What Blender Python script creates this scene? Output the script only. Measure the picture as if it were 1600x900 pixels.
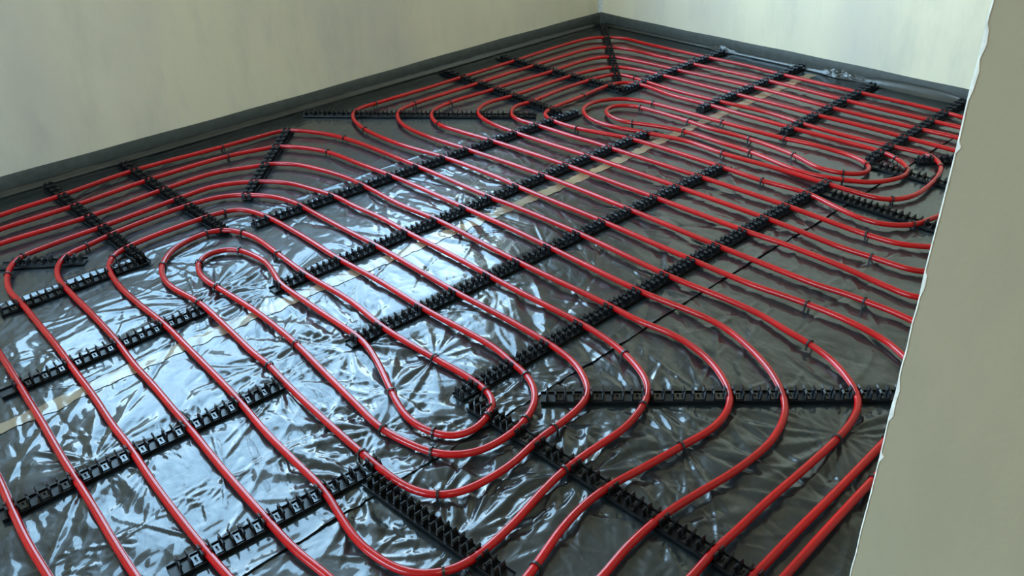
import bpy, bmesh, math, random
import numpy as np
from mathutils import Vector, Matrix

for o in list(bpy.data.objects): bpy.data.objects.remove(o)
SC = bpy.context.scene
COL = SC.collection

# ------------------------------------------------------------------ camera
CAMH = 1.5
FPX = 1323.7185553
M = np.array([[0.73462995, -0.37184055, 0.56749753],
              [-0.67773797, -0.36339568, 0.63922986],
              [-0.03146543, -0.85421203, -0.51897181]])
cam_d = bpy.data.cameras.new('camera'); cam = bpy.data.objects.new('camera', cam_d); COL.objects.link(cam)
cam_d.sensor_width = 36; cam_d.lens = FPX / 1600 * 36; cam_d.clip_start = 0.02
mw = Matrix.Identity(4)
for r in range(3):
    mw[r][0] = M[r, 0]; mw[r][1] = -M[r, 1]; mw[r][2] = -M[r, 2]
mw[0][3] = 0; mw[1][3] = 0; mw[2][3] = CAMH
cam.matrix_world = mw
SC.camera = cam
def at(x, y, z=0.0):
    d = M @ np.array([(x-800)/FPX, (y-450)/FPX, 1.0]); t = (z-CAMH)/d[2]
    return (d[0]*t, d[1]*t)

# ------------------------------------------------------------------ world (overcast sky outside the window), exposure
SKY = 13.8
SC.view_settings.view_transform = 'Standard'; SC.view_settings.look = 'None'
SC.view_settings.gamma = 1; SC.view_settings.use_curve_mapping = False
SC.view_settings.exposure = 0.0
W = bpy.data.worlds.new('world'); SC.world = W; W.use_nodes = True
nt = W.node_tree; bg = nt.nodes['Background']
tc = nt.nodes.new('ShaderNodeTexCoord'); sp = nt.nodes.new('ShaderNodeSeparateXYZ'); cr = nt.nodes.new('ShaderNodeValToRGB')
nt.links.new(tc.outputs['Generated'], sp.inputs[0]); nt.links.new(sp.outputs['Z'], cr.inputs[0]); nt.links.new(cr.outputs[0], bg.inputs[0])
cr.color_ramp.elements[0].position = 0.0; cr.color_ramp.elements[0].color = (0.16, 0.17, 0.14, 1)
cr.color_ramp.elements[1].position = 0.03; cr.color_ramp.elements[1].color = (0.80, 0.93, 1.0, 1)
cr.color_ramp.elements[1].color = (0.62, 0.85, 1.0, 1)
for ps_, c_ in ((0.35, (0.54, 0.80, 1.0, 1)), (0.62, (0.32, 0.57, 0.82, 1)), (1.0, (0.20, 0.40, 0.64, 1))):
    e = cr.color_ramp.elements.new(ps_); e.color = c_
# soft broken cloud all over the sky
cn = nt.nodes.new('ShaderNodeTexNoise'); cn.inputs['Scale'].default_value = 3.2; cn.inputs['Detail'].default_value = 4
cc = nt.nodes.new('ShaderNodeValToRGB'); cc.color_ramp.elements[0].position = 0.38; cc.color_ramp.elements[0].color = (0.62, 0.64, 0.66, 1)
cc.color_ramp.elements[1].position = 0.62; cc.color_ramp.elements[1].color = (1.35, 1.3, 1.25, 1)
mxw = nt.nodes.new('ShaderNodeMixRGB'); mxw.blend_type = 'MULTIPLY'; mxw.inputs[0].default_value = 1
nt.links.new(tc.outputs['Generated'], cn.inputs['Vector']); nt.links.new(cn.outputs['Fac'], cc.inputs[0])
nt.links.new(cr.outputs[0], mxw.inputs[1]); nt.links.new(cc.outputs[0], mxw.inputs[2]); nt.links.new(mxw.outputs[0], bg.inputs[0])
bg.inputs[1].default_value = SKY

# room
X0, X1, Y0, Y1, ZC = -2.2, 4.45, 0.2, 4.0, 3.5
XE = 0.6                     # door reveal
WIN = (0.50, 3.50, 0.86, 3.35)   # window in the left wall: x0,x1,z0,z1
WIN2 = (0.7, 3.3, 0.8, 2.6)     # unseen window added beyond the left edge to brighten the walls: y0,y1,z0,z1
def area(name, loc, rot, sx, sy, power, color, portal=False):
    l = bpy.data.lights.new(name, 'AREA'); l.shape = 'RECTANGLE'; l.size = sx; l.size_y = sy
    l.energy = power; l.color = color
    if portal: l.cycles.is_portal = True
    o = bpy.data.objects.new(name, l); COL.objects.link(o); o.location = loc; o.rotation_euler = rot
    return o
area('window_portal', ((WIN[0]+WIN[1])/2, Y1+0.02, (WIN[2]+WIN[3])/2), (-math.pi/2, 0, 0), WIN[1]-WIN[0], WIN[3]-WIN[2], 1, (1,1,1), True)
area('window_portal', (X0-0.02, (WIN2[0]+WIN2[1])/2, (WIN2[2]+WIN2[3])/2), (0, -math.pi/2, 0), WIN2[3]-WIN2[2], WIN2[1]-WIN2[0], 1, (1,1,1), True)
area('hall_fill_light', (-0.3, -1.1, 3.4), (0, 0, 0), 0.6, 0.6, 24, (1.0, 0.93, 0.78))  # added area light, no lamp known here; brightens the door reveal

# ------------------------------------------------------------------ helpers
def tag(o, label=None, cat=None, group=None, kind=None):
    if label: o['label'] = label
    if cat: o['category'] = cat
    if group: o['group'] = group
    if kind: o['kind'] = kind
    return o
def empty(name, loc=(0,0,0), rz=0.0):
    o = bpy.data.objects.new(name, None); COL.objects.link(o); o.location = loc; o.rotation_euler = (0,0,rz); o.empty_display_size = .05
    return o
def mesh_obj(name, verts, faces, mat=None, parent=None, smooth=False):
    me = bpy.data.meshes.new(name); me.from_pydata([tuple(v) for v in verts], [], faces); me.update()
    if mat: me.materials.append(mat)
    if smooth: me.polygons.foreach_set('use_smooth', [True]*len(me.polygons))
    o = bpy.data.objects.new(name, me); COL.objects.link(o)
    if parent: o.parent = parent
    return o
class MB:
    def __init__(s): s.v = []; s.f = []
    def box(s, x0, y0, z0, x1, y1, z1):
        b = len(s.v)
        s.v += [(x0,y0,z0),(x1,y0,z0),(x1,y1,z0),(x0,y1,z0),(x0,y0,z1),(x1,y0,z1),(x1,y1,z1),(x0,y1,z1)]
        s.f += [(b,b+3,b+2,b+1),(b+4,b+5,b+6,b+7),(b,b+1,b+5,b+4),(b+1,b+2,b+6,b+5),(b+2,b+3,b+7,b+6),(b+3,b,b+4,b+7)]
    def build(s, name, mat, parent=None, smooth=False): return mesh_obj(name, s.v, s.f, mat, parent, smooth)
def grid_obj(name, X, Y, Z, mat, parent=None, smooth=True):
    ny, nx = X.shape
    co = np.stack([X, Y, Z], -1).reshape(-1, 3).astype(np.float32)
    idx = np.arange(nx*ny).reshape(ny, nx)
    q = np.stack([idx[:-1,:-1], idx[:-1,1:], idx[1:,1:], idx[1:,:-1]], -1).reshape(-1, 4)
    me = bpy.data.meshes.new(name); me.vertices.add(len(co)); me.vertices.foreach_set('co', co.ravel())
    me.loops.add(q.size); me.loops.foreach_set('vertex_index', q.ravel().astype(np.int32))
    me.polygons.add(len(q)); me.polygons.foreach_set('loop_start', np.arange(0, q.size, 4, dtype=np.int32))
    me.polygons.foreach_set('loop_total', np.full(len(q), 4, dtype=np.int32))
    me.update(calc_edges=True)
    if smooth: me.polygons.foreach_set('use_smooth', np.ones(len(q), bool))
    me.materials.append(mat)
    o = bpy.data.objects.new(name, me); COL.objects.link(o)
    if parent: o.parent = parent
    return o

# ------------------------------------------------------------------ materials
def new_mat(name):
    m = bpy.data.materials.new(name); m.use_nodes = True
    return m, m.node_tree, m.node_tree.nodes['Principled BSDF']
def N(nt, t, **kw):
    n = nt.nodes.new(t)
    for k, v in kw.items():
        if k in n.inputs: n.inputs[k].default_value = v
        else: setattr(n, k, v)
    return n
def objc(nt, scale=(1,1,1), rot=(0,0,0)):
    t = N(nt, 'ShaderNodeTexCoord'); m = N(nt, 'ShaderNodeMapping'); m.inputs['Scale'].default_value = scale; m.inputs['Rotation'].default_value = rot
    nt.links.new(t.outputs['Object'], m.inputs[0]); return m.outputs[0]
def ramp(nt, src, stops):
    r = N(nt, 'ShaderNodeValToRGB'); nt.links.new(src, r.inputs[0])
    el = r.color_ramp.elements
    while len(el) < len(stops): el.new(0.5)
    for e, (p, c) in zip(el, stops): e.position = p; e.color = (*c, 1)
    return r.outputs[0]
def bump(nt, bsdf, src, dist, strength=1.0, prev=None):
    b = N(nt, 'ShaderNodeBump'); b.inputs['Distance'].default_value = dist; b.inputs['Strength'].default_value = strength
    nt.links.new(src, b.inputs['Height'])
    if prev: nt.links.new(prev, b.inputs['Normal'])
    nt.links.new(b.outputs[0], bsdf.inputs['Normal']); return b.outputs[0]

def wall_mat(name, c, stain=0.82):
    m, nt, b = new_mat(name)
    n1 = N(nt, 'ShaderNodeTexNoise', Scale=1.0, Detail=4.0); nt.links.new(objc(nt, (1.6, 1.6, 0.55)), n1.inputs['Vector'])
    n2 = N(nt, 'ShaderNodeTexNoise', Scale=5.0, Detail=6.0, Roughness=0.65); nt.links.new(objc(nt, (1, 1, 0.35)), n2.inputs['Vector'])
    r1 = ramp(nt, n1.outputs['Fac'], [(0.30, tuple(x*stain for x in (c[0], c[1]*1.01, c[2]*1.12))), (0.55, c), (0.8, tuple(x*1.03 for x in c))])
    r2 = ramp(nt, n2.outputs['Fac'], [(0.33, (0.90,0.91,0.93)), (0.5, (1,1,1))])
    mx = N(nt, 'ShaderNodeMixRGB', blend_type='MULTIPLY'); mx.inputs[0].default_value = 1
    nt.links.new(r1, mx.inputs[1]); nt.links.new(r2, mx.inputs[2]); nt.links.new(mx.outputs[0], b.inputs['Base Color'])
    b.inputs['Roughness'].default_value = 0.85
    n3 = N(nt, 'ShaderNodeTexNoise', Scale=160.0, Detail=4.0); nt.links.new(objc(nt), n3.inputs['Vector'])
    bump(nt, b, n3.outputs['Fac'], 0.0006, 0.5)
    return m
M_WALL = wall_mat('cream_plaster', (0.87, 0.785, 0.585))
M_REVEAL = wall_mat('cream_plaster_shaded', (0.35, 0.305, 0.20), 0.9)  # cream plaster darkened in its colour to keep the reveal in shade
M_CEIL = wall_mat('white_ceiling', (0.82, 0.82, 0.78), 0.97)
def simple(name, c, rough, spec=0.5, coat=0.0, noise=None, bmp=None):
    m, nt, b = new_mat(name)
    b.inputs['Base Color'].default_value = (*c, 1); b.inputs['Roughness'].default_value = rough
    b.inputs['Specular IOR Level'].default_value = spec; b.inputs['Coat Weight'].default_value = coat; b.inputs['Coat Roughness'].default_value = 0.12
    if noise:
        n = N(nt, 'ShaderNodeTexNoise', Scale=noise, Detail=5.0); nt.links.new(objc(nt), n.inputs['Vector'])
        nt.links.new(ramp(nt, n.outputs['Fac'], [(0.3, tuple(x*0.78 for x in c)), (0.7, tuple(min(1, x*1.12) for x in c))]), b.inputs['Base Color'])
        if bmp: bump(nt, b, n.outputs['Fac'], bmp, 1.0)
    return m
M_RAW = simple('raw_white_plaster', (0.74, 0.74, 0.70), 0.9, noise=90, bmp=0.001)
M_CONC = simple('concrete_slab', (0.22, 0.21, 0.19), 0.9, noise=14)
M_PIPE = simple('red_plastic_pipe', (0.50, 0.006, 0.008), 0.20, 0.45, 0.1, noise=6)
M_RAIL = simple('black_rail_plastic', (0.007, 0.008, 0.010), 0.38, 0.4)
M_RAILTOP = simple('black_rail_plastic_smooth', (0.012, 0.013, 0.015), 0.17, 0.6)
M_CLIP = simple('dark_clip_plastic', (0.020, 0.020, 0.022), 0.28, 0.5)
M_STRIP = simple('edge_foam_grey', (0.066, 0.074, 0.068), 0.55, 0.4, noise=25, bmp=0.001)
M_FRAME = simple('white_window_frame', (0.78, 0.78, 0.75), 0.4, noise=30)
def foil_mat(name, c, rough, fine=1.0):
    m, nt, b = new_mat(name)
    n0 = N(nt, 'ShaderNodeTexNoise', Scale=2.2, Detail=5.0); nt.links.new(objc(nt), n0.inputs['Vector'])
    nt.links.new(ramp(nt, n0.outputs['Fac'], [(0.32, (c[0]*.75, c[1]*.80, c[2]*.85)), (0.52, c), (0.72, (c[0]*1.35, c[1]*1.25, c[2]*1.1))]), b.inputs['Base Color'])
    b.inputs['Roughness'].default_value = 0.36; b.inputs['IOR'].default_value = 1.42; b.inputs['Coat Weight'].default_value = 0.85; b.inputs['Coat Roughness'].default_value = rough
    # fine crinkles: stretched ridged noise in two directions
    nw = N(nt, 'ShaderNodeTexNoise', Scale=7.0, Detail=3.0); nt.links.new(objc(nt), nw.inputs['Vector'])
    def layer(rot, sc, scale):
        mp = N(nt, 'ShaderNodeMapping'); mp.inputs['Rotation'].default_value = (0,0,rot); mp.inputs['Scale'].default_value = sc
        ad = N(nt, 'ShaderNodeVectorMath', operation='MULTIPLY_ADD'); t = N(nt, 'ShaderNodeTexCoord')
        ad.inputs[1].default_value = (0.16,0.16,0.0); nt.links.new(nw.outputs['Color'], ad.inputs[0]); nt.links.new(t.outputs['Object'], ad.inputs[2])
        m0 = N(nt, 'ShaderNodeMapping'); m0.inputs['Rotation'].default_value = (0,0,rot); mp.inputs['Rotation'].default_value = (0,0,0)
        nt.links.new(ad.outputs[0], m0.inputs[0]); nt.links.new(m0.outputs[0], mp.inputs[0])
        n = N(nt, 'ShaderNodeTexNoise', Scale=scale, Detail=2.5, Roughness=0.45); nt.links.new(mp.outputs[0], n.inputs['Vector'])
        a = N(nt, 'ShaderNodeMath', operation='SUBTRACT'); a.inputs[1].default_value = 0.5; nt.links.new(n.outputs['Fac'], a.inputs[0])
        a2 = N(nt, 'ShaderNodeMath', operation='ABSOLUTE'); nt.links.new(a.outputs[0], a2.inputs[0]); return a2.outputs[0]
    l1 = layer(-1.05, (0.40, 1.3, 1), 9.0); l2 = layer(-0.4, (0.7, 1.3, 1), 34.0)
    p = bump(nt, b, l1, -0.010*fine, 1.0)
    bump(nt, b, l2, -0.0016*fine, 1.0, p)
    return m
M_FOIL = foil_mat('dark_plastic_film', (0.0095, 0.0155, 0.0180), 0.055)  # slate-blue base colour stands in for blue light reflected in the film
M_SKIRT = foil_mat('dark_plastic_film_wall', (0.032, 0.035, 0.033), 0.2, 0.6)
M_TAPE = foil_mat('beige_joint_tape', (0.30, 0.22, 0.13), 0.10, 0.5)

# ---- traced centre lines of the two pipes: numbers pairs are traced points, strings are joins / floor coordinates
CIRC_A = """1507,184 1475,175 1345,145 1217,115 1160,101 1102,89 1012,69 975,60 950,58.5 925,59.5 900,65 850,80 800,96 787,100 717,122 650,143 585,162 560,170 551,180 557,192 575,205 625,226 697,247 780,278 815,294 942,346 1087,408 1177,446 1215,459 1260,475 1315,497 1365,522 1390,537 1413,558 J1.2
1382,690 1310,765 1235,840 1177,900 J1.5 75,900 42,845 15,787 0,752 J1.5
0,359 115,322 232,281 352,245 400,235 437,229 475,231 511,237 560,255 615,276 715,320 735,329 800,358 860,387 1002,456 1105,497 1140,517 1170,542 1197,570 1215,597 1226,625 1227,647 1215,675 1200,695 1150,735 1075,780 1027,812 975,860 942,900 J1.6
358,902 328,868 300,834 260,782 230,740 204,700 176,664 148,621 116,578 90,542 62,508 32,472 15,455 11,437 15,420 27,405 37,400 87,380 155,356 277,311 337,291 400,284 450,286 487,295 525,307 550,320 595,340 642,366 712,402 765,431 800,450 910,507 950,532 975,552 997,575 1012,600 1012,620 1000,642 975,670 937,695 882,734 845,770 800,820 737,875 695,894 637,895 595,875 560,847 537,815 507,767 462,722 415,675 370,622 300,550 255,505 217,475 185,445 171,422 172,407 180,397 200,386 237,370 320,340 350,331 375,327 400,332 425,342 475,370 532,406 587,436 660,481 775,545 800,567 822,585 832,600 837,620 832,640 820,657 800,677 750,705 712,711 675,707 637,692 597,670 550,625 500,575 460,535 400,487 340,449 322,438 311,425 310,410 325,397 350,390 375,391 400,401 412,407 427,425 437,442 475,470 512,495 560,527 575,542 595,575 612,612 632,647 655,667 677,676 700,682 725,679 750,665 762,650 772,632 767,618 757,607 725,585 680,560 600,512 550,472 480,430 432,395 400,372 380,364 350,359 320,365 275,387 257,407 252,422 257,437 270,450 310,472 350,507 400,555 420,570 450,602 500,650 568,710 625,755 655,769 687,774 725,767 800,725 837,690 865,670 895,647 910,632 920,615 915,595 900,570 875,549 857,537 800,503 712,456 650,420 590,385 540,359 490,332 462,317 437,309 400,305 350,307 295,321 175,366 137,384 107,397 92,412 90,432 105,452 140,487 180,530 212,572 238,600 270,638 300,673 339,722 378,768 412,806 462,860 512,900 J1.7
825,900 837,885 875,830 912,790 952,760 1000,734 1065,697 1112,670 1135,645 1142,620 1135,600 1117,572 1090,547 1050,522 995,500 957,480 812,410 687,346 625,320 572,292 540,277 500,265 462,257 425,256 400,260 337,270 255,296 136,339 0,381 J1.6
0,553 26,594 44,624 66,660 98,716 143,787 180,850 212,900 J1.6
1082,900 1112,865 1150,830 1200,782 1260,730 1312,682 1330,660 1341,637 1340,617 1325,592 1302,565 1265,537 1227,515 1190,492 1140,469 1045,431 902,364 800,321 775,312 657,262 536,215 487,206 445,204 400,215 342,231 207,267 92,307 0,337 W0.1,3.62 W-0.2,3.5 W-0.3,3.2 W-0.3,2.4 W-0.3,1.5 W-0.26,1.0 W-0.05,0.62 W0.3,0.5 W0.7,0.52
1227,900 1285,835 1322,795 1362,752 J1.3 1428,502 1390,485 1350,470 1315,457 1285,448 1180,407 1122,384 854,276 780,250 735,235 662,211 630,195 621,182 625,172 647,162 742,132 800,113 830,104 900,82 925,76 950,74 980,77 1025,87 1080,99 1195,125 1322,157 1455,189 1502,200"""
CIRC_B = """1439,466 1380,445 1320,418 1280,402 1227,382 1165,361 1020,307 890,260 771,221 720,206 687,195 674,182 679,172 702,161 767,141 800,130 860,112 905,97 930,91 955,89 987,94 1057,109 1177,136 1302,169 1435,201 1500,216 J1.8
1458,386 1410,382 1352,366 1285,342 1230,322 1091,275 957,232 925,222 900,215 840,196 805,185 799,176 807,165 827,160 875,141 920,126 945,119 962,116 980,119 1007,127 1050,140 1127,159 1200,176 1257,194 1322,212 1395,229 1442,240 1457,245 1469,257 1470,267 1452,290 1425,307 1396,312 1372,310 1335,300 1292,287 1210,262 1180,254 1130,240 1075,221 1010,207 955,197 925,187 912,176 915,166 932,159 962,155 990,156 1022,162 1132,192 1180,205 1227,217 1265,225 1320,240 1350,252 1359,262 1350,271 1315,270 1277,261 1240,242 1167,216 1107,200 1075,189 1005,169 985,165 960,166 947,172 950,180 970,189 987,192 1025,197 1072,206 1130,224 1172,237 1260,271 1320,281 1360,285 1397,280 1417,272 1417,260 1400,247 1375,236 1310,219 1240,201 1160,179 1112,165 1050,149 1000,132 975,129 950,134 910,150 860,170 851,177 857,185 900,200 985,217 1125,260 1189,282 1260,302 1302,322 1347,342 1385,351 1427,351 1447,345 1470,336 J1.8
1492,235 1420,216 1347,197 1280,181 1200,160 1150,147 1032,117 995,109 960,105 925,110 887,120 800,150 762,161 747,172 750,182 770,194 810,209 924,246 1057,291 1195,340 1257,364 1310,385 1360,401 1448,425"""
# ---- pipe rails: centre line end points and a label each
RAILS = [
 ((0,490),(230,407),'black clip rail at the far left, under the pipe turns nearest the left wall'),
 ((396,353),(905,177),'long black clip rail crossing the middle pipes nearest the left wall'),
 ((0,617),(320,484),'black clip rail on the left that ends inside the second hairpin turn'),
 ((425,454),(1010,211),'long black clip rail running just behind the beige tape strip'),
 ((0,807),(440,601),'black clip rail of the left foreground that ends beside the stapled inner pipes'),
 ((545,538),(1137,259),'long black clip rail crossing the middle of the floor in front of the tape strip'),
 ((265,897),(592,725),'nearest black clip rail, in the bottom left foreground'),
 ((715,620),(1294,289),'long black clip rail running from the innermost near loop to the small loops at right'),
 ((968,146),(1132,82),'short black clip rail nearest the far corner, under five far pipes'),
 ((1093,173),(1257,104),'second short black clip rail from the far corner, beside the end of the tape'),
 ((1218,213),(1367,134),'third short black clip rail from the far corner, below the crumpled foil edge'),
 ((1356,254),(1507,160),'black clip rail at the far right, ending at the torn edge of the doorway'),
 ((75,292),(226,411),'slanting black clip rail closest to the left edge, under the far left pipes'),
 ((190,257),(352,364),'slanting black clip rail under the far left pipes, the one further from the left edge'),
 ((452,203),(386,310),'black clip rail on the diagonal under the rounded corner turns by the left wall'),
 ((475,179),(838,181),'long black clip rail under the sharp left turns of the far loop'),
 ((690,112),(875,179),'black clip rail under the far pipes beside the left wall, nearer of the two'),
 ((778,90),(976,144),'black clip rail under the far pipes beside the left wall, nearest the corner'),
 ((942,40),(966,130),'short black clip rail pointing straight into the far corner'),
 ((0,415),(134,407),'short black clip rail at the left edge under the first hairpin turns'),
 ((577,750),(795,905),'thick black clip rail standing free between two loops in the near foreground'),
 ((738,632),(1178,907),'long black clip rail running down to the bottom right from the innermost near loop'),
 ((845,621),(1402,618),'black clip rail lying level across the big near turns at right'),
 ((1287,301),(1470,360),'black clip rail slanting under the outer right turns, nearer of the two'),
 ((1361,258),(1488,291),'black clip rail slanting under the small right turns, further of the two'),
 ((1432,252),(1500,250),'shortest black clip rail, beside the torn doorway edge inside the outer small loop'),
]
CLIPS = [
 (346,230,'on the outermost pipe by the left wall, before its rounded corner'),(355,245,'on the second pipe from the left wall, before its rounded corner'),
 (35,400,'on the first hairpin turn at the left edge, upper side'),(12,431,'at the tip of the hairpin turn closest to the left edge'),
 (137,384,'on the second hairpin turn from the left edge, upper side'),(174,402,'at the tip of the third hairpin turn from the left edge'),
 (350,331,'on top of the third hairpin pipe, above the two innermost turns'),(322,365,'on the left shoulder of the second innermost left turn'),
 (380,364,'on the right shoulder of the second innermost left turn'),(310,410,'at the tip of the innermost left turn'),
 (254,415,'at the tip of the second innermost left turn'),(372,391,'on top of the innermost left turn'),
 (311,472,'where the second innermost left turn straightens towards the viewer'),(340,449,'where the innermost left turn straightens towards the viewer'),
 (540,215,'on the outermost pipe after its rounded corner by the left wall'),(511,237,'on the second pipe after its rounded corner by the left wall'),
 (585,161,'before the sharp left turn nearest the left wall'),(647,162,'before the second sharp left turn'),(703,160,'before the third sharp left turn'),
 (572,201,'after the sharp left turn nearest the left wall'),(685,194,'after the third sharp left turn'),
 (992,122,'just right of the far corner, on the fifth pipe from it'),(910,150,'on the sixth pipe from the far corner, on its left slope'),
 (827,160,'above the fifth sharp left turn'),(902,200,'below the sixth sharp left turn'),(986,192,'under the innermost far loop, left end'),
 (1011,207,'on the pipe just outside the innermost far loop, lower left'),(1070,205,'on the lower pipe of the innermost far loop, middle'),
 (1021,162,'on top of the second innermost far loop'),(1002,168,'on top of the innermost far loop'),(1075,189,'on the upper pipe of the innermost far loop, left part'),
 (1130,191,'on the upper pipe of the second innermost far loop'),(1169,217,'halfway along the upper pipe of the innermost far loop'),
 (1130,240,'on the crowded pipe below the innermost far loop, where it thickens'),(1172,237,'on the lower pipe of the innermost far loop, right part'),
 (1227,217,'on the long pipe below the third short rail'),(1240,242,'halfway down the pale pipe to the small right turns'),
 (1315,270,'under the smallest right turn'),(1317,281,'under the second smallest right turn'),(1352,257,'at the tip of the smallest right turn'),
 (1401,247,'on the shoulder of the second smallest right turn'),(1469,261,'at the tip of the third small right turn'),
 (1294,287,'at the long rail end, under the small right turns'),(1396,312,'under the third small right turn'),
 (1189,282,'on the pipe left of the end of the long rail'),(1427,351,'under the outermost right turn, above the doorway edge'),
 (1354,366,'on the pipe one outside the outermost right turn'),(1361,401,'on the second pipe outside the outermost right turn'),
 (1352,470,'on the pipe that meets the doorway edge lowest at right'),
 (434,396,'on the second innermost near strand, above the tape'),(462,537,'left of the innermost near loop, in the bright star of folds'),
 (419,570,'on the second strand left of the innermost near loop'),(615,612,'on the left side of the innermost near turn'),
 (680,560,'on the strand entering the innermost near turn'),(760,609,'at the right tip of the innermost near turn, upper'),
 (762,650,'at the right tip of the innermost near turn, lower'),(675,675,'at the bottom of the innermost near turn'),
 (597,670,'on the left side of the second innermost near turn'),(675,707,'at the bottom of the second innermost near turn'),
 (567,710,'on the left side of the third near turn'),(686,773,'at the bottom of the third near turn'),(692,893,'at the bottom of the fourth near turn'),
 (821,655,'on the lower right of the second innermost near turn'),(823,585,'on the upper right of the second innermost near turn'),
 (867,668,'on the lower right of the third near turn'),(977,552,'on the upper right of the fourth near turn'),
 (1007,632,'just below the level rail on the fourth near turn'),(1063,698,'on the lower right of the fifth near turn'),
 (880,735,'on the fourth near turn just past the long rail'),(837,885,'on the fifth near turn at the bottom of the view'),
 (1262,474,'on the upper pipe heading behind the doorway edge'),(1267,539,'on the upper right of the seventh near turn'),
 (1307,686,'on the lower right of the seventh near turn'),(1360,745,'on the pipe lowest at the doorway edge'),
 (1380,682,'on the second lowest pipe at the doorway edge'),
]

# ------------------------------------------------------------------ the setting
def struct(o): o['kind'] = 'structure'; return o
mb = MB(); mb.box(X0-.3, -2.4, -0.25, X1+.3, Y1+.3, -0.012); struct(mb.build('floor', M_CONC))
mb = MB(); mb.box(X0-.3, -2.4, ZC, X1+.3, Y1+.3, ZC+.15); struct(mb.build('ceiling', M_CEIL))
# left wall with the window opening (four blocks joined into one wall)
def holed(axis, a0, a1, h0, h1, z0, z1, d0, d1):
    mb = MB()
    def bx(p0, p1, q0, q1):
        if axis == 'x': mb.box(p0, d0, q0, p1, d1, q1)
        else: mb.box(d0, p0, q0, d1, p1, q1)
    bx(a0, h0, -0.012, ZC); bx(h1, a1, -0.012, ZC); bx(h0, h1, -0.012, z0); bx(h0, h1, z1, ZC)
    return mb
struct(holed('x', X0-.3, X1+.3, WIN[0], WIN[1], WIN[2], WIN[3], Y1, Y1+.3).build('wall_left', M_WALL))
struct(holed('y', Y0-.35, Y1, WIN2[0], WIN2[1], WIN2[2], WIN2[3], X0-.3, X0).build('wall_back', M_WALL))
mb = MB(); mb.box(X1, Y0-.35, -0.012, X1+.3, Y1, ZC); struct(mb.build('wall_right', M_WALL))
def window(name, axis, a0, a1, z0, z1, d, n):
    r = empty(name, (0,0,0)); struct(r)
    t = 0.05; mb = MB()
    def bx(m, p0, p1, q0, q1, dd=0.0):
        if axis == 'x': m.box(p0, d-dd, q0, p1, d+.06-dd, q1)
        else: m.box(d-.06+dd, p0, q0, d+dd, p1, q1)
    bx(mb,a0,a1,z0,z0+t); bx(mb,a0,a1,z1-t,z1); bx(mb,a0,a0+t,z0+t,z1-t); bx(mb,a1-t,a1,z0+t,z1-t)
    mb.build('window_frame', M_FRAME, r)
    for k in range(1, n):
        c = a0+(a1-a0)*k/n; m2 = MB(); bx(m2, c-.03, c+.03, z0+t, z1-t); m2.build('mullion', M_FRAME, r)
window('window_1', 'x', WIN[0], WIN[1], WIN[2], WIN[3], Y1+.14, 2)
window('added_window', 'y', WIN2[0], WIN2[1], WIN2[2], WIN2[3], X0-.14, 2)
# near wall with the doorway; the camera looks in past its right-hand reveal
def edge_y(z): return 0.2000 + (z-0.83)*0.0070
def prism(y_out, x0, x1, reveal):
    z0, z1 = -0.012, ZC
    ya, yb = edge_y(z0), edge_y(z1)
    v = [(x0,y_out,z0),(x1,y_out,z0),(x1,ya,z0),(x0,ya,z0),(x0,y_out,z1),(x1,y_out,z1),(x1,yb,z1),(x0,yb,z1)]
    f = [(0,3,2,1),(4,5,6,7),(0,1,5,4),(1,2,6,5),(2,3,7,6),(3,0,4,7)]
    return v, f
v1, f1 = prism(Y0-.35, XE, X1, True); v2, f2 = prism(Y0-.35, X0, -0.42, True)
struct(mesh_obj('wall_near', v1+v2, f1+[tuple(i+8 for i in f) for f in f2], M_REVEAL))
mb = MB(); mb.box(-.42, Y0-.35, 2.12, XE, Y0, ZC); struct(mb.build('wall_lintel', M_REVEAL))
mb = MB(); mb.box(X0-.3, -2.4, -0.012, X1+.3, -2.25, ZC); mb.box(X0-.3, -2.25, -0.012, X0, Y0-.35, ZC); mb.box(X1, -2.25, -0.012, X1+.3, Y0-.35, ZC)
struct(mb.build('wall_hall', M_WALL))
# torn raw plaster along the reveal corner (real ragged strip, proud of the wall)
rng = random.Random(4)
zs = []; z = 0.0
while z < ZC-0.01: zs.append(z); z += rng.uniform(0.003, 0.009)
wd = []; chip = 0
for i, zz in enumerate(zs):
    w = 0.0004 + rng.random()*0.0004
    wd.append(w)
for k in range(45):
    i = rng.randrange(3, len(zs)-4); a = rng.uniform(0.0003, 0.0014); L = rng.randrange(0, 2)
    for j in range(-L, L+1):
        wd[i+j] = max(wd[i+j], 0.002+a*(1-abs(j)/(L+1)))
vv = []; ff = []
for i, zz in enumerate(zs):
    ye = edge_y(zz)+0.0003+0.0003*math.sin(zz*90+3*math.sin(zz*23)); w = wd[i]
    vv += [(XE+0.006, ye+0.0002, zz), (XE-0.0002, ye+0.0006, zz), (XE-0.0008, ye-w*0.4, zz), (XE-0.0010, ye-w, zz), (XE+0.0006, ye-w-0.0003, zz)]
    if i:
        for j in range(4):
            a = (i-1)*5+j; ff.append((a, a+1, a+6, a+5))
struct(mesh_obj('trim_1', vv, ff, M_RAW))
# rounded plaster bead in the far corner
vv = []; ff = []
for k in range(7):
    a = math.pi/2*k/6; R = 0.03
    for zz in (0.07, ZC): vv.append((X1-R+R*math.sin(a)+.0005, Y1-R+R*math.cos(a)+.0005, zz))
    if k: b = (k-1)*2; ff.append((b, b+1, b+3, b+2))
struct(mesh_obj('trim_2', vv, ff, M_RAW, smooth=True))

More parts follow.
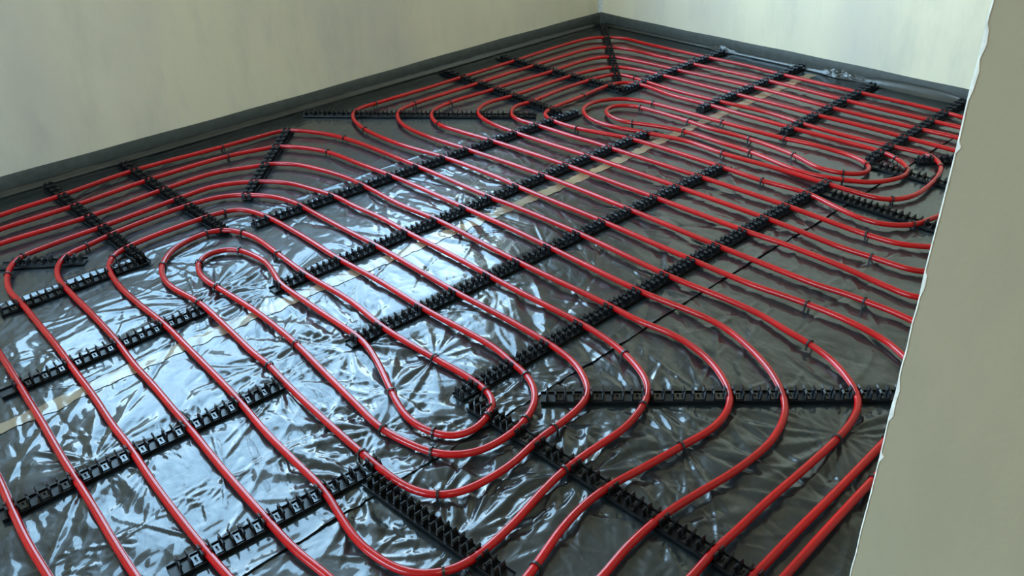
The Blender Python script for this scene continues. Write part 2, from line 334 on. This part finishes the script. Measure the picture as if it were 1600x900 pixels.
# ------------------------------------------------------------------ traced layout -> floor coordinates
PZ = 0.0202; PR = 0.0100
rails = []
for (a, b, lab) in RAILS:
    rails.append((np.array(at(*a, 0.008)), np.array(at(*b, 0.008)), lab))
def catmull(P, step=0.012):
    P = np.array(P); out = []
    Q = np.vstack([2*P[0]-P[1], P, 2*P[-1]-P[-2]])
    for i in range(1, len(Q)-2):
        p0, p1, p2, p3 = Q[i-1], Q[i], Q[i+1], Q[i+2]
        d = np.linalg.norm(p2-p1); n = max(2, int(d/step))
        # centripetal parametrisation
        t0 = 0; t1 = t0+max(np.linalg.norm(p1-p0),1e-5)**.5; t2 = t1+max(d,1e-5)**.5; t3 = t2+max(np.linalg.norm(p3-p2),1e-5)**.5
        t = np.linspace(t1, t2, n, endpoint=False)[:, None]
        A1 = (t1-t)/(t1-t0)*p0+(t-t0)/(t1-t0)*p1; A2 = (t2-t)/(t2-t1)*p1+(t-t1)/(t2-t1)*p2; A3 = (t3-t)/(t3-t2)*p2+(t-t2)/(t3-t2)*p3
        B1 = (t2-t)/(t2-t0)*A1+(t-t0)/(t2-t0)*A2; B2 = (t3-t)/(t3-t1)*A2+(t-t1)/(t3-t1)*A3
        out.append((t2-t)/(t2-t1)*B1+(t-t1)/(t2-t1)*B2)
    out.append(P[-1:]); return np.vstack(out)
def resample(P, step):
    d = np.r_[0, np.cumsum(np.linalg.norm(np.diff(P, axis=0), axis=1))]
    n = int(d[-1]/step)+1; s = np.linspace(0, d[-1], n)
    return np.stack([np.interp(s, d, P[:, 0]), np.interp(s, d, P[:, 1])], 1)
def smooth(P, sig):
    k = int(sig*3); w = np.exp(-0.5*(np.arange(-k, k+1)/sig)**2); w /= w.sum()
    out = np.empty_like(P)
    for c in (0, 1):
        x = np.r_[2*P[0, c]-P[k:0:-1, c], P[:, c], 2*P[-1, c]-P[-2:-k-2:-1, c]]
        out[:, c] = np.convolve(x, w, 'valid')
    return out
def circuit(txt, pre=None, post=None):
    toks = txt.split(); pts = [tuple(p) for p in (pre or [])]; joins = []
    for t in toks:
        if t[0] == 'J': joins.append((len(pts)-1, float(t[1:])))
        elif t[0] == 'W': pts.append(tuple(float(v) for v in t[1:].split(',')))
        else: pts.append(at(*[float(v) for v in t.split(',')], PZ))
    pts += [tuple(p) for p in (post or [])]
    P = np.array(pts); out = []; last = 0
    for (i, k) in joins:
        out += list(P[last:i+1])
        a, b = P[i], P[i+1]
        def tang(j0, j1): 
            v = P[j1]-P[j0]; return v/np.linalg.norm(v)
        ta, tb = tang(i-2, i), tang(i+1, i+3)
        d = np.linalg.norm(b-a)*k
        for s in np.linspace(0, 1, 12)[1:-1]:
            h = (2*s**3-3*s**2+1)*a+(s**3-2*s**2+s)*d*ta+(-2*s**3+3*s**2)*b+(s**3-s**2)*d*tb
            out.append(h)
        last = i+1
    out += list(P[last:])
    C = resample(catmull(out, 0.01), 0.012)
    return smooth(C, 2.2)
PA = circuit(CIRC_A, pre=[(4.22, 0.42), (4.24, 0.8), (4.23, 1.2)], post=[(4.08, 1.15), (4.08, 0.8), (4.06, 0.42)])
PB = circuit(CIRC_B, pre=[(3.02, 0.42), (2.98, 0.55), (2.80, 0.68)], post=[(2.95, 0.80), (3.12, 0.66), (3.18, 0.42)])

def crossings(a, b, P):
    r = b-a; L = np.linalg.norm(r); u = r/L; nrm = np.array([-u[1], u[0]])
    s = (P-a)@nrm; q = (P-a)@u; i = np.where(s[:-1]*s[1:] < 0)[0]; out = []
    for k in i:
        t = s[k]/(s[k]-s[k+1]); x = q[k]+t*(q[k+1]-q[k])
        if 0.0 < x < L:
            d = P[k+1]-P[k]; d = d/np.linalg.norm(d)
            if abs(d@u) < 0.82: out.append(x)
    return out

# ------------------------------------------------------------------ height field of the wrinkled film
RNG = np.random.default_rng(11)
GS = 0.0052
gx = np.arange(-0.30, X1+1e-6, GS); gy = np.arange(Y0+0.005, Y1, GS)
def vnoise(X, Y, scale, seed):
    r = np.random.default_rng(seed); G = r.random((256, 256))
    x = X*scale; y = Y*scale; xi = np.floor(x).astype(int); yi = np.floor(y).astype(int); fx = x-xi; fy = y-yi
    fx = fx*fx*fx*(fx*(fx*6-15)+10); fy = fy*fy*fy*(fy*(fy*6-15)+10)
    g = lambda i, j: G[(xi+i) % 256, (yi+j) % 256]
    return (g(0,0)*(1-fx)+g(1,0)*fx)*(1-fy)+(g(0,1)*(1-fx)+g(1,1)*fx)*fy-0.5
GX, GY = np.meshgrid(gx, gy)
H = 0.0060*vnoise(GX, GY, 4.0, 1)+0.0030*vnoise(GX+.3, GY, 11.0, 2)+0.0006*vnoise(GX, GY+.7, 28.0, 3)
def crease(cx, cy, ang, L, w, a, bend):
    R = L*0.55+w*3
    i0, i1 = np.searchsorted(gx, [cx-R, cx+R]); j0, j1 = np.searchsorted(gy, [cy-R, cy+R])
    if i1-i0 < 3 or j1-j0 < 3: return
    X = GX[j0:j1, i0:i1]-cx; Y = GY[j0:j1, i0:i1]-cy; c, s = math.cos(ang), math.sin(ang)
    u = X*c+Y*s; v = -X*s+Y*c; v = v-bend*(u*u)/L
    t = np.clip(1-(2*u/L)**2, 0, 1); ww = w*(0.45+0.55*t)
    # sharp crest with one steep side
    p = np.exp(-np.abs(v)/ww*np.where(v > 0, 1.0, 1.9))-0.35*np.exp(-((v-1.8*ww)/(1.6*ww))**2)
    H[j0:j1, i0:i1] += a*p*np.sqrt(t)
def ridged(sc, ang, st, seed):
    c, s = math.cos(ang), math.sin(ang)
    wx = GX+0.10*vnoise(GX, GY, 3.0, seed+50); wy = GY+0.10*vnoise(GX, GY, 3.0, seed+60)
    return np.abs(vnoise((wx*c+wy*s)/st, -wx*s+wy*c, sc, seed))
zone = np.where(GX < 2.2, 1.0, np.clip(1.0-(GX-2.2)*0.5, 0.35, 1))*np.where(GY > 3.03, 0.5, 1.0)
H[:] *= zone
H += zone*(0.010*ridged(8.0, 1.0, 2.6, 71)+0.0042*ridged(19.0, 0.5, 2.0, 72)+0.0022*ridged(40.0, 1.4, 1.6, 73))-0.002
def star(cx, cy, n, slope, R, seed):
    r = np.random.default_rng(seed); q = 2.6*R
    i0, i1 = np.searchsorted(gx, [cx-q, cx+q]); j0, j1 = np.searchsorted(gy, [cy-q, cy+q])
    if i1-i0 < 4 or j1-j0 < 4: return
    X = GX[j0:j1, i0:i1]-cx; Y = GY[j0:j1, i0:i1]-cy; rr = np.hypot(X, Y)+1e-4; th = np.arctan2(Y, X)
    ph = th*n+sum(r.uniform(0.4, 1.1)*np.sin(k*th+r.uniform(0, 6.28)) for k in (1, 2, 3, 5))+0.9*np.sin(rr*14+r.uniform(0, 6))
    tri = 1-2*np.abs((ph/6.2832) % 1-0.5)*2
    tri = np.where(tri > 0, tri, tri*0.5)
    am = 1+0.8*np.sin(2*th+r.uniform(0, 6.28))+0.5*np.sin(3*th+r.uniform(0, 6.28)); am = np.clip(am, 0.1, 2)
    H[j0:j1, i0:i1] += 0.5*slope*np.minimum(6.283*rr/n, 0.07)*tri*am*np.exp(-(rr/R)**2)
def richness(x, y):
    return (1.0 if x < 2.2 else max(0.32, 1.0-(x-2.2)*0.55))*(0.45 if y > 3.03 else 1.0)
H[:] *= np.where(GY > 3.03, 0.6, 1.0)
for k in range(1700):
    x = RNG.uniform(-0.2, X1); y = RNG.uniform(Y0, Y1); r = richness(x, y)
    if RNG.random() > r+0.1: continue
    fld = 0.8+1.3*float(vnoise(np.array(x), np.array(y), 1.6, 9))*2
    big = RNG.random() < 0.28
    L = RNG.uniform(0.22, 0.65) if big else RNG.uniform(0.06, 0.22)
    crease(x, y, fld+RNG.normal(0, 0.45), L, RNG.uniform(0.008, 0.020) if big else RNG.uniform(0.004, 0.008),
           r*(RNG.uniform(0.003, 0.0070) if big else RNG.uniform(0.0008, 0.0024))*(1 if RNG.random() < .7 else -0.8), RNG.normal(0, 0.25))
stars = [(465,542),(612,614),(680,562),(675,705),(687,776),(568,712),(597,672),(419,572),(720,340),(762,640),(310,472),(340,449),(865,668),(845,620),(1065,697),
         (577,752),(545,540),(425,454),(880,738),(320,485),(258,412),(692,893),(1007,630),(700,870),(150,720),(440,602),(1312,682),(820,590),(920,740),(1040,820),(250,690),(730,840)]
for (px, py) in stars:
    cx, cy = at(px, py); star(cx, cy, int(RNG.integers(10, 19)), RNG.uniform(0.16, 0.30), RNG.uniform(0.10, 0.22), int(px*7+py)); n = RNG.integers(6, 11); a0 = RNG.uniform(0, 6.28)
    for k in range(n):
        an = a0+k*6.283/n+RNG.normal(0, 0.16); L = RNG.uniform(0.10, 0.34)
        crease(cx+math.cos(an)*L*.52, cy+math.sin(an)*L*.52, an, L, RNG.uniform(0.004, 0.009), RNG.uniform(0.0025, 0.0055), RNG.normal(0, .12))
for k in range(120):      # crumpled seam in the left foreground, between the two nearest rails
    x = RNG.uniform(-0.1, 1.0); crease(x, 1.665+RNG.normal(0, 0.022), RNG.normal(0.1, 0.5), RNG.uniform(0.03, 0.10), 0.004, RNG.uniform(0.0015, 0.004), 0)
for k in range(70):       # small pleats where the film crosses the tape
    x = RNG.uniform(0, 4.2); crease(x, 2.315+RNG.normal(0, 0.035), 1.3+RNG.normal(0, 0.35), RNG.uniform(0.05, 0.13), 0.005, RNG.uniform(0.001, 0.003), 0)
for (ra, rb, lab) in rails:      # pleats pulled out from under the rails
    rl = np.linalg.norm(rb-ra); u = (rb-ra)/rl; nn = np.array([-u[1], u[0]])
    for k in range(int(rl*15)):
        s = RNG.uniform(0, rl); sd = 1 if RNG.random() < .5 else -1; L = RNG.uniform(0.06, 0.26); p = ra+u*s+nn*sd*0.028
        an = math.atan2(nn[1]*sd, nn[0]*sd)+RNG.normal(0, 0.5); r = richness(p[0], p[1])
        crease(p[0]+math.cos(an)*L*.5, p[1]+math.sin(an)*L*.5, an, L, RNG.uniform(0.004, 0.010), r*RNG.uniform(0.002, 0.0055), RNG.normal(0, .2))
# film is pressed flat under the rails
mask = np.ones_like(H)
for (a, b, lab) in rails:
    r = b-a; L = np.linalg.norm(r); u = r/L
    q = np.clip((GX-a[0])*u[0]+(GY-a[1])*u[1], 0, L); d = np.hypot(GX-a[0]-q*u[0], GY-a[1]-q*u[1])
    mask = np.minimum(mask, np.clip((d-0.026)/0.03, 0, 1))
H = (H+0.0018)*mask
H = np.where(H > 0, 0.0078*np.tanh(H/0.0078), 0.006*np.tanh(H/0.006))
def hgt(x, y):
    i = np.clip((np.asarray(x)-gx[0])/GS, 0, len(gx)-1.001); j = np.clip((np.asarray(y)-gy[0])/GS, 0, len(gy)-1.001)
    ii = i.astype(int); jj = j.astype(int); fi = i-ii; fj = j-jj
    return (H[jj, ii]*(1-fi)+H[jj, ii+1]*fi)*(1-fj)+(H[jj+1, ii]*(1-fi)+H[jj+1, ii+1]*fi)*fj
def sheet(y0, y1, lab, lift0=0.0, lift1=0.0, wob=0.0, base=0.0):
    ys = gy[(gy > y0) & (gy < y1)]; ys = np.r_[y0, ys, y1]
    xs = np.r_[np.arange(X0+.005, gx[0]-.02, 0.05), gx]; xs[-1] = X1-0.004
    XX, YY = np.meshgrid(xs, ys); ZZ = hgt(XX, YY)
    ZZ = np.where(XX < gx[0], 0.001, ZZ)+base
    if lift0: ZZ += lift0*np.exp(-(YY-y0)/0.012)*(0.85+0.25*np.sin(XX*9+2*np.sin(XX*23)))
    if lift1: ZZ += lift1*np.exp(-(y1-YY)/0.012)
    ZZ = np.minimum(ZZ, 0.0086)
    if wob:
        k = np.clip(1-(YY-y0)/0.1, 0, 1); YY = YY+k*wob*np.sin(XX*3.1+1.0+np.sin(XX*7.3))
    o = grid_obj('plastic_sheet', XX, YY, ZZ, M_FOIL)
    tag(o, lab, 'plastic sheet', 'overlapping dark plastic sheets laid over the floor')
sheet(2.97, Y1-0.004, 'dark plastic sheet lying dull and flat along the left wall up to the far corner', base=-0.0006)
sheet(2.312, 3.012, 'wrinkled shiny plastic sheet behind the beige tape strip', lift1=0.0035, base=0.0008)
sheet(1.365, 2.3118, 'wrinkled shiny plastic sheet in front of the beige tape strip, brightest with window light', lift0=0.0045, wob=0.003, base=0.0008)
sheet(Y0+0.004, 1.41, 'dark glossy plastic sheet nearest the viewer, under the big near turns', base=-0.0006)

# beige tape
xs = np.arange(0.0, X1-0.06, 0.008); vs = np.linspace(-0.026, 0.026, 9)
VV, UU = np.meshgrid(vs, xs)
yc = 2.312+0.006*np.sin(UU*2.1)+0.012*np.clip(UU-2.6, 0, 3)+0.016*np.clip(0.5-UU, 0, 1)*-2
wob = 0.0035*np.sin(UU*31+np.sin(UU*57)*2)*np.sign(VV)*(np.abs(VV) > 0.02)
YT = yc+VV+wob
ZT = hgt(UU, YT)+0.0026+0.0008*vnoise(UU, YT, 60, 21)
o = grid_obj('joint_tape', YT*0+UU, YT, ZT, M_TAPE)
o.data.flip_normals()
tag(o, 'long strip of beige joint tape running across the shiny floor film', 'tape')

# edge strips and film turned up at the walls
def strip(name, axis, a0, a1, wallpos, hfun, lab):
    n = int((a1-a0)/0.03); vv = []; ff = []
    for i in range(n+1):
        s = a0+(a1-a0)*i/n; h = hfun(s)
        prof = [(0.0085, 0.0), (0.0085+0.0008*math.sin(s*40), h*0.5), (0.0080, h-0.002), (0.0055, h), (0.0, h)]
        for (d, z) in prof: vv.append((s, wallpos-d, z) if axis == 'x' else (wallpos-d, s, z))
        if i:
            for j in range(4):
                b = (i-1)*5+j; ff.append((b, b+5, b+6, b+1) if axis == 'x' else (b, b+1, b+6, b+5))
    o = mesh_obj(name, vv, ff, M_STRIP, smooth=True); return tag(o, lab, 'edge strip')
strip('edge_insulation_strip', 'x', X0+.01, X1-.009, Y1-.0005, lambda s: 0.082+0.0025*math.sin(s*2.3)+0.001*math.sin(s*11), 'dark grey foam edge strip standing along the foot of the left wall')
strip('edge_insulation_strip', 'y', Y0+.05, Y1-.009, X1-.0005, lambda s: 0.080+0.002*math.sin(s*3.3)+0.001*math.sin(s*13), 'dark grey foam edge strip standing along the foot of the bright right wall')
def skirt(axis, a0, a1, wallpos, lab, crump, wide):
    s = np.arange(a0, a1, 0.008); t = np.linspace(0, 1, 15)
    T, S = np.meshgrid(t, s)
    R = 0.007+0.026*wide(S)*(1+0.3*vnoise(S, S*0, 4, 31))
    ang = T*math.pi/2
    dwall = 0.0115+R*(1-np.sin(ang))+0.03*np.clip(0.12-T, 0, 1)
    z = 0.0035+R*(1-np.cos(ang))+0.012*T
    a = crump(S)
    nz = vnoise(S, T*0.06, 28, 33)+0.6*vnoise(S, T*0.1, 70, 34)
    dwall = dwall+a*0.010*(nz+0.5)*np.sin(np.clip(T, 0, 1)*math.pi*0.9); z = z+a*0.012*np.abs(nz)*T
    z = np.maximum(z, 0.003)
    if axis == 'x': o = grid_obj('foil_upturn', S, wallpos-dwall, z, M_SKIRT); o.data.flip_normals()
    else: o = grid_obj('foil_upturn', wallpos-dwall, S, z, M_SKIRT)
    tag(o, lab, 'foil upturn')
skirt('x', X0+.02, X1-.06, Y1, 'dark plastic film curved up against the foot of the left wall', lambda s: 0.15+0*s, lambda s: 0.3+0*s)
skirt('y', Y0+.06, Y1-.06, X1, 'crumpled plastic film with white glints turned up against the right wall', lambda s: 0.05+2.2*np.exp(-((s-2.2)/0.10)**2)+0.9*np.exp(-((s-2.98)/0.06)**2), lambda s: np.exp(-((s-1.78)/0.26)**4)+0.7*np.exp(-((s-2.2)/0.10)**2)+0.8*np.exp(-((s-2.98)/0.06)**2))

# ------------------------------------------------------------------ pipes
def tube(name, P, lab, r=PR, seg=12):
    n = len(P); T = np.gradient(P, axis=0); T /= np.linalg.norm(T, axis=1)[:, None]
    s = np.arange(n)*0.012
    z = PZ+0.0012*np.sin(s*4.1)*np.sin(s*1.7+1)          # pipes ride a little up and down between the rails
    side = np.stack([-T[:, 1], T[:, 0]], 1); a = np.arange(seg+1)*2*math.pi/seg
    X = P[:, 0][:, None]+side[:, 0][:, None]*np.cos(a)*r; Y = P[:, 1][:, None]+side[:, 1][:, None]*np.cos(a)*r
    Z = z[:, None]+np.sin(a)[None, :]*r+0*X
    # closed tube: reuse first column
    vv = np.stack([X[:, :-1], Y[:, :-1], Z[:, :-1]], -1).reshape(-1, 3)
    i = np.arange(n-1)[:, None]*seg; j = np.arange(seg)[None, :]; j2 = (j+1) % seg
    q = np.stack([i+j, i+j2, i+seg+j2, i+seg+j], -1).reshape(-1, 4)
    me = bpy.data.meshes.new(name); me.vertices.add(len(vv)); me.vertices.foreach_set('co', vv.astype(np.float32).ravel())
    me.loops.add(q.size); me.loops.foreach_set('vertex_index', q.ravel().astype(np.int32))
    me.polygons.add(len(q)); me.polygons.foreach_set('loop_start', np.arange(0, q.size, 4, dtype=np.int32)); me.polygons.foreach_set('loop_total', np.full(len(q), 4, dtype=np.int32))
    me.update(calc_edges=True); me.polygons.foreach_set('use_smooth', np.ones(len(q), bool)); me.materials.append(M_PIPE)
    bm = bmesh.new(); bm.from_mesh(me); bmesh.ops.holes_fill(bm, edges=[e for e in bm.edges if e.is_boundary]); bmesh.ops.recalc_face_normals(bm, faces=bm.faces); bm.to_mesh(me); bm.free()
    o = bpy.data.objects.new(name, me); COL.objects.link(o); return tag(o, lab, 'pipe')
tube('heating_pipe', PA, 'red heating pipe wound in the big near spiral, also running outermost past the far corner')
tube('heating_pipe', PB, 'red heating pipe wound in the small narrow spiral beyond the middle, towards the right wall')

# ------------------------------------------------------------------ clip rails
def saddle_mesh():
    v = []; f = []
    def leaf(sx, y0, y1):
        prof = [(0.0128, 0.0025, 0.0024), (0.0130, 0.014, 0.0018), (0.0122, 0.022, 0.0016), (0.0098, 0.0265, 0.0016), (0.0128, 0.0310, 0.0008)]
        b = len(v)
        for (x, z, t) in prof:
            for (dx, y) in ((-t, y0), (t, y0), (t, y1), (-t, y1)): v.append((sx*(x+dx), y, z))
        for i in range(len(prof)-1):
            for j in range(4):
                a = b+i*4+j; c = b+i*4+(j+1) % 4; q = (a, c, c+4, a+4); f.append(q if sx > 0 else q[::-1])
        e = b+(len(prof)-1)*4; q = (e, e+1, e+2, e+3); f.append(q if sx > 0 else q[::-1])
    for sx in (-1, 1):
        leaf(sx, -0.0185, -0.0035); leaf(sx, 0.0035, 0.0185)
    me = bpy.data.meshes.new('pipe_saddle'); me.from_pydata(v, [], f); me.update(); me.materials.append(M_RAIL); return me
SADDLE = saddle_mesh()
def plate_mesh():
    hb = MB(); w = 0.0105; z = 0.0025
    hb.box(-w, -0.0150, z, w, -0.0085, 0.0064); hb.box(-w, 0.0085, z, w, 0.0150, 0.0064)
    hb.box(-w*0.75, -0.0086, z, -w*0.25, 0.0086, 0.0062); hb.box(w*0.25, -0.0086, z, w*0.75, 0.0086, 0.0062)
    hb.box(-w, -0.0195, z, w, -0.0183, 0.0105); hb.box(-w, 0.0183, z, w, 0.0195, 0.0105)
    me = bpy.data.meshes.new('ribbed_plate'); me.from_pydata(hb.v, [], hb.f); me.update(); me.materials.append(M_RAILTOP); return me
PLATE = plate_mesh()
def build_rail(a, b, lab):
    L = float(np.linalg.norm(b-a)); ang = math.atan2(b[1]-a[1], b[0]-a[0])
    root = empty('clip_rail', (a[0], a[1], 0.0036), ang)
    tag(root, lab, 'clip rail')
    xs = sorted(crossings(a, b, PA)+crossings(a, b, PB))
    clean = []
    for x in xs:
        if not clean or x-clean[-1] > 0.03: clean.append(x)
    pos = []
    if clean:
        x = clean[0]
        while x-0.05 > 0.012: x -= 0.05; pos.append(x)
        pos = pos[::-1]
        for i, c in enumerate(clean):
            pos.append(c)
            nx = clean[i+1] if i+1 < len(clean) else None
            if nx is not None:
                n = max(1, round((nx-c)/0.05))
                for k in range(1, n): pos.append(c+(nx-c)*k/n)
        x = clean[-1]
        while x+0.05 < L-0.012: x += 0.05; pos.append(x)
    else:
        n = int(L/0.05); pos = [0.025+0.05*i for i in range(n)]
    mb = MB(); hw = 0.0235
    mb.box(0, -hw, 0, L, hw, 0.0026)
    mb.box(0, -hw, 0.0026, L, -hw+0.0022, 0.0082); mb.box(0, hw-0.0022, 0.0026, L, hw, 0.0082)
    st = mb.build('base_strip', M_RAIL, root)
    for i in range(len(pos)-1):
        c = (pos[i]+pos[i+1])/2; w = (pos[i+1]-pos[i])/2-0.0145
        if w < 0.003: continue
        o = bpy.data.objects.new('ribbed_plate', PLATE); COL.objects.link(o); o.parent = root; o.location = (c, 0, 0); o.scale = (min(w, 0.014)/0.0105, 1, 1)
    for x in pos:
        o = bpy.data.objects.new('pipe_saddle', SADDLE); COL.objects.link(o); o.parent = root; o.location = (x, 0, 0)
for (a, b, lab) in rails: build_rail(a, b, lab)

# ------------------------------------------------------------------ single pipe clips (arched staples)
def clip_mesh():
    v = []; f = []; R = 0.0121; path = []
    path += [(-R-0.0012, -PZ+0.002), (-R, -0.008)]
    for k in range(9):
        a = math.pi-math.pi*k/8; path.append((R*math.cos(a)*1.02, 0.001+R*1.08*math.sin(a)))
    path += [(R, -0.008), (R+0.0012, -PZ+0.002)]
    path.append((R+0.006, -PZ+0.0035))
    n = len(path)
    for i, (x, z) in enumerate(path):
        p0 = path[max(0, i-1)]; p1 = path[min(n-1, i+1)]; tx, tz = p1[0]-p0[0], p1[1]-p0[1]; l = math.hypot(tx, tz); nx, nz = -tz/l, tx/l
        t = 0.0013; w = 0.0030
        for (dn, dy) in ((-t, -w), (t, -w), (t, w), (-t, w)): v.append((x+nx*dn, dy, z+nz*dn))
        if i:
            for j in range(4): a = (i-1)*4+j; c = (i-1)*4+(j+1) % 4; f.append((a, a+4, c+4, c))
    f.append((0, 1, 2, 3)); e = (n-1)*4; f.append((e+3, e+2, e+1, e))
    me = bpy.data.meshes.new('pipe_clip'); me.from_pydata(v, [], f); me.update(); me.materials.append(M_CLIP); return me
CLIP = clip_mesh()
ALLP = np.vstack([PA, PB]); TT = np.vstack([np.gradient(PA, axis=0), np.gradient(PB, axis=0)])
crng = random.Random(8)
for (px, py, where) in CLIPS:
    p = np.array(at(px, py, PZ)); k = int(np.argmin(((ALLP-p)**2).sum(1))); t = TT[k]
    o = bpy.data.objects.new('pipe_clip', CLIP); COL.objects.link(o)
    o.location = (ALLP[k][0], ALLP[k][1], PZ); o.rotation_euler = (crng.uniform(-.12, .12), 0, math.atan2(t[1], t[0])-math.pi/2+crng.uniform(-.12, .12))
    tag(o, 'small black pipe clip '+where, 'pipe clip', 'single black clips holding the red pipes down')
